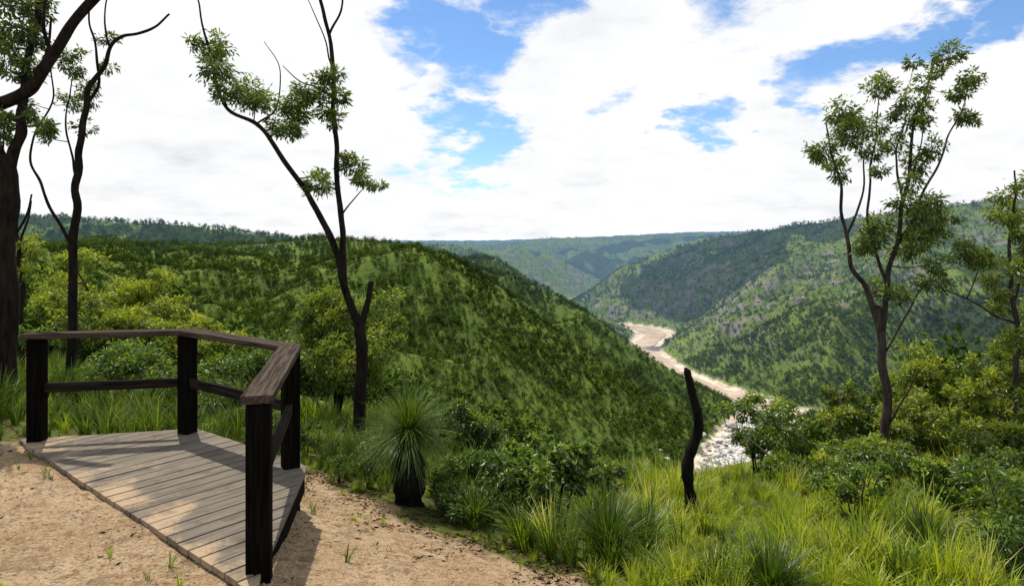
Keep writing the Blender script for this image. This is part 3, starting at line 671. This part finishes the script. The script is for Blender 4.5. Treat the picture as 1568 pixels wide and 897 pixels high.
bush('shrub',5.9,7.4,zt(.335,7.4),.35,.85,18,M_leafM,M_barkP,67,.06,.035,150,5,bias=.12)
rng=np.random.default_rng(77)
def big_tussock(name,x,y,h,nb,mat,sp=1.):
    mb=MB()
    for b in range(nb):
        a=rng.uniform(0,6.28);l=h*rng.uniform(.55,1.15);lean=rng.uniform(.05,.9)*sp
        d=np.array([math.cos(a),math.sin(a),0]);s_=np.array([-math.sin(a),math.cos(a),0]);b0=d*rng.uniform(0,.1)
        ts=np.linspace(0,1,6);P=b0+d*(lean*l*ts**1.8)[:,None]+np.array([0,0,1])*(l*(ts-.45*lean*ts**2.5))[:,None]
        W=.005*rng.uniform(.7,1.3)*np.array([.8,1,1,.8,.5,.1]);V=np.stack([P-s_*W[:,None],P+s_*W[:,None]],1).reshape(-1,3)
        mb.add(V,[(2*q,2*q+1,2*q+3,2*q+2) for q in range(5)],rng.uniform(.15,.95),1)
    return mb.build(name,[mat,mat],(x,y,Hs(x,y)-.02))
big_tussock('grass_tussock',.80,5.35,.66,420,M_grassD)
big_tussock('grass_tussock',1.15,5.7,.5,240,M_grassD)
big_tussock('grass_tussock',2.2,5.4,.5,260,M_grass)
big_tussock('grass_tussock',1.75,4.4,.5,300,M_grassD)
big_tussock('grass_tussock',5.2,6.8,.5,260,M_grassD)
big_tussock('grass_tussock',-1.9,8.2,.5,240,M_grassD)
big_tussock('grass_tussock',-.35,6.1,.42,260,M_grassD)
big_tussock('grass_tussock',.1,5.7,.4,220,M_grassD)
big_tussock('grass_tussock',3.3,5.2,.55,260,M_grassD)
# ---------------------------------------------------------------- unseen cloud meshes, added above the frame to shade the ridges
el=math.radians(62);hx,hy=-.5,.866
def cloud(cx,cy,h,rx,ry,n,seed):
    import bmesh
    g=np.random.default_rng(seed);bm=bmesh.new()
    ox=hx*h/math.tan(el);oy=hy*h/math.tan(el)
    from mathutils import Matrix
    for k in range(n):
        a=g.uniform(0,6.28);r=math.sqrt(g.random());s=g.uniform(.14,.3)*min(rx,ry)
        m=Matrix.Translation((math.cos(a)*r*rx,math.sin(a)*r*ry,g.normal()*20))@Matrix.Diagonal((s,s,s*.45,1))
        bmesh.ops.create_icosphere(bm,subdivisions=2,radius=1.,matrix=m)
    me=bpy.data.meshes.new('cloud');bm.to_mesh(me);bm.free()
    for p in me.polygons:p.use_smooth=True
    me.materials.append(M_cloud);o=bpy.data.objects.new('cloud',me);o.location=(cx+ox,cy+oy,h);scene.collection.objects.link(o)
M_cloud,nt=newmat('shadow_cloud_white');n=N(nt)  # opaque white diffuse for the added shadow-casting cloud meshes
out(n,n('ShaderNodeBsdfDiffuse',{'Color':(.9,.9,.9,1)}).outputs[0])
cloud(980,2200,1600,620,330,90,1)
cloud(980,1040,1100,330,230,60,2)
cloud(-1000,1500,1300,620,190,70,3)
cloud(190,1700,1250,130,80,16,4)
cloud(900,4300,2700,1500,420,90,5)
cloud(60,1010,1000,150,50,14,6)
# ---------------------------------------------------------------- world
w=bpy.data.worlds.new('World');scene.world=w;w.use_nodes=True;nt=w.node_tree;nt.nodes.clear();n=N(nt)
sky=n('ShaderNodeTexSky',sky_type='NISHITA',sun_disc=False,sun_elevation=el,sun_rotation=math.atan2(hx,hy),altitude=900.,air_density=1.,dust_density=.15,ozone_density=3.)
skc=n.mix(1.,sky.outputs[0],(.85,1.0,1.12),'MULTIPLY')
bg1=n('ShaderNodeBackground',{'Color':skc,'Strength':.14})
D=n('ShaderNodeTexCoord').outputs['Generated']
sx=n('ShaderNodeSeparateXYZ',{0:D});zc=n.math('ADD',n.math('MAXIMUM',sx.outputs[2],0.),.22)
pl=n('ShaderNodeCombineXYZ',{0:n.math('DIVIDE',sx.outputs[0],zc),1:n.math('DIVIDE',sx.outputs[1],zc),2:0.}).outputs[0]
nb=n.noise(pl,1.5,9,.62).outputs['Fac'];nb2=n.noise(pl,4.5,8,.62).outputs['Fac']
wv=n.noise(pl,2.2,8,.64).outputs['Color']
wv=n('ShaderNodeVectorMath',{0:wv,1:(.5,.5,.5)},operation='SUBTRACT').outputs[0]
wv=n('ShaderNodeVectorMath',{0:wv,'Scale':.26},operation='SCALE').outputs[0]
DW=n('ShaderNodeVectorMath',{0:D,1:wv},operation='ADD').outputs[0]
holes=[(650,20,.08,1.),(720,50,.085,1.),(610,80,.05,.7),(700,190,.065,1.),(745,225,.065,1.),(660,250,.045,.6),(610,275,.045,.6),(1230,130,.065,1.),(1300,105,.065,1.),(1380,85,.055,1.),(1205,165,.04,.9),(1080,190,.05,.9),(1480,30,.06,1.),(1550,10,.07,1.),(820,-20,.09,1.),(930,150,.035,.6),(1150,-60,.12,.9)]
acc=None
for px,py,r,s_ in holes:
    v=Vector(((px-784)/1000,1,(370-py)/1000)).normalized()
    dd=n('ShaderNodeVectorMath',{0:DW,1:tuple(v)},operation='DISTANCE').outputs['Value']
    h=n.sm(dd,r*1.6,r*.2,0.,s_)
    acc=h if acc is None else n.math('MAXIMUM',acc,h)
high=n.sm(sx.outputs[2],.42,.7,0.,.30)
back=n.sm(sx.outputs[1],.1,-.5,0.,.32)
nbb=n.math('ADD',n.math('MULTIPLY',nb,.75),n.math('MULTIPLY',nb2,.25))
val=n.math('SUBTRACT',n.math('SUBTRACT',n.math('ADD',nbb,.20),n.math('MULTIPLY',acc,.46)),n.math('MAXIMUM',high,back))
cm=n.sm(val,.28,.50)
c2=n.noise(pl,.9,6,.55).outputs['Fac'];c3=n.noise(pl,3.2,7,.6).outputs['Fac']
sh=n.math('ADD',n.math('MULTIPLY',c2,.55),n.math('MULTIPLY',c3,.5))
ccol=n.ramp(sh,[(.48,(1.0,1.0,1.0)),(.57,(.94,.95,.96)),(.65,(.83,.85,.88)),(.74,(.70,.73,.77))])
bg2=n('ShaderNodeBackground',{'Color':ccol,'Strength':1.03})
mx=n('ShaderNodeMixShader',{0:cm,1:bg1.outputs[0],2:bg2.outputs[0]})
n('ShaderNodeOutputWorld',{'Surface':mx.outputs[0]})
L=bpy.data.lights.new('sun','SUN');L.energy=5.0;L.angle=math.radians(.5);L.color=(1,.94,.84)
so=bpy.data.objects.new('sun',L);S=Vector((hx*math.cos(el),hy*math.cos(el),math.sin(el)));so.rotation_euler=S.to_track_quat('Z','Y').to_euler();scene.collection.objects.link(so)
cam=bpy.data.cameras.new('camera');cam.sensor_width=36;cam.lens=36*1000/1568;cam.shift_y=-78/1568;cam.clip_end=60000;cam.clip_start=.05
co=bpy.data.objects.new('camera',cam);co.location=(0,0,EYE);co.rotation_euler=(math.pi/2,0,0);scene.collection.objects.link(co);scene.camera=co
scene.view_settings.view_transform='Standard';scene.view_settings.look='None';scene.view_settings.exposure=0
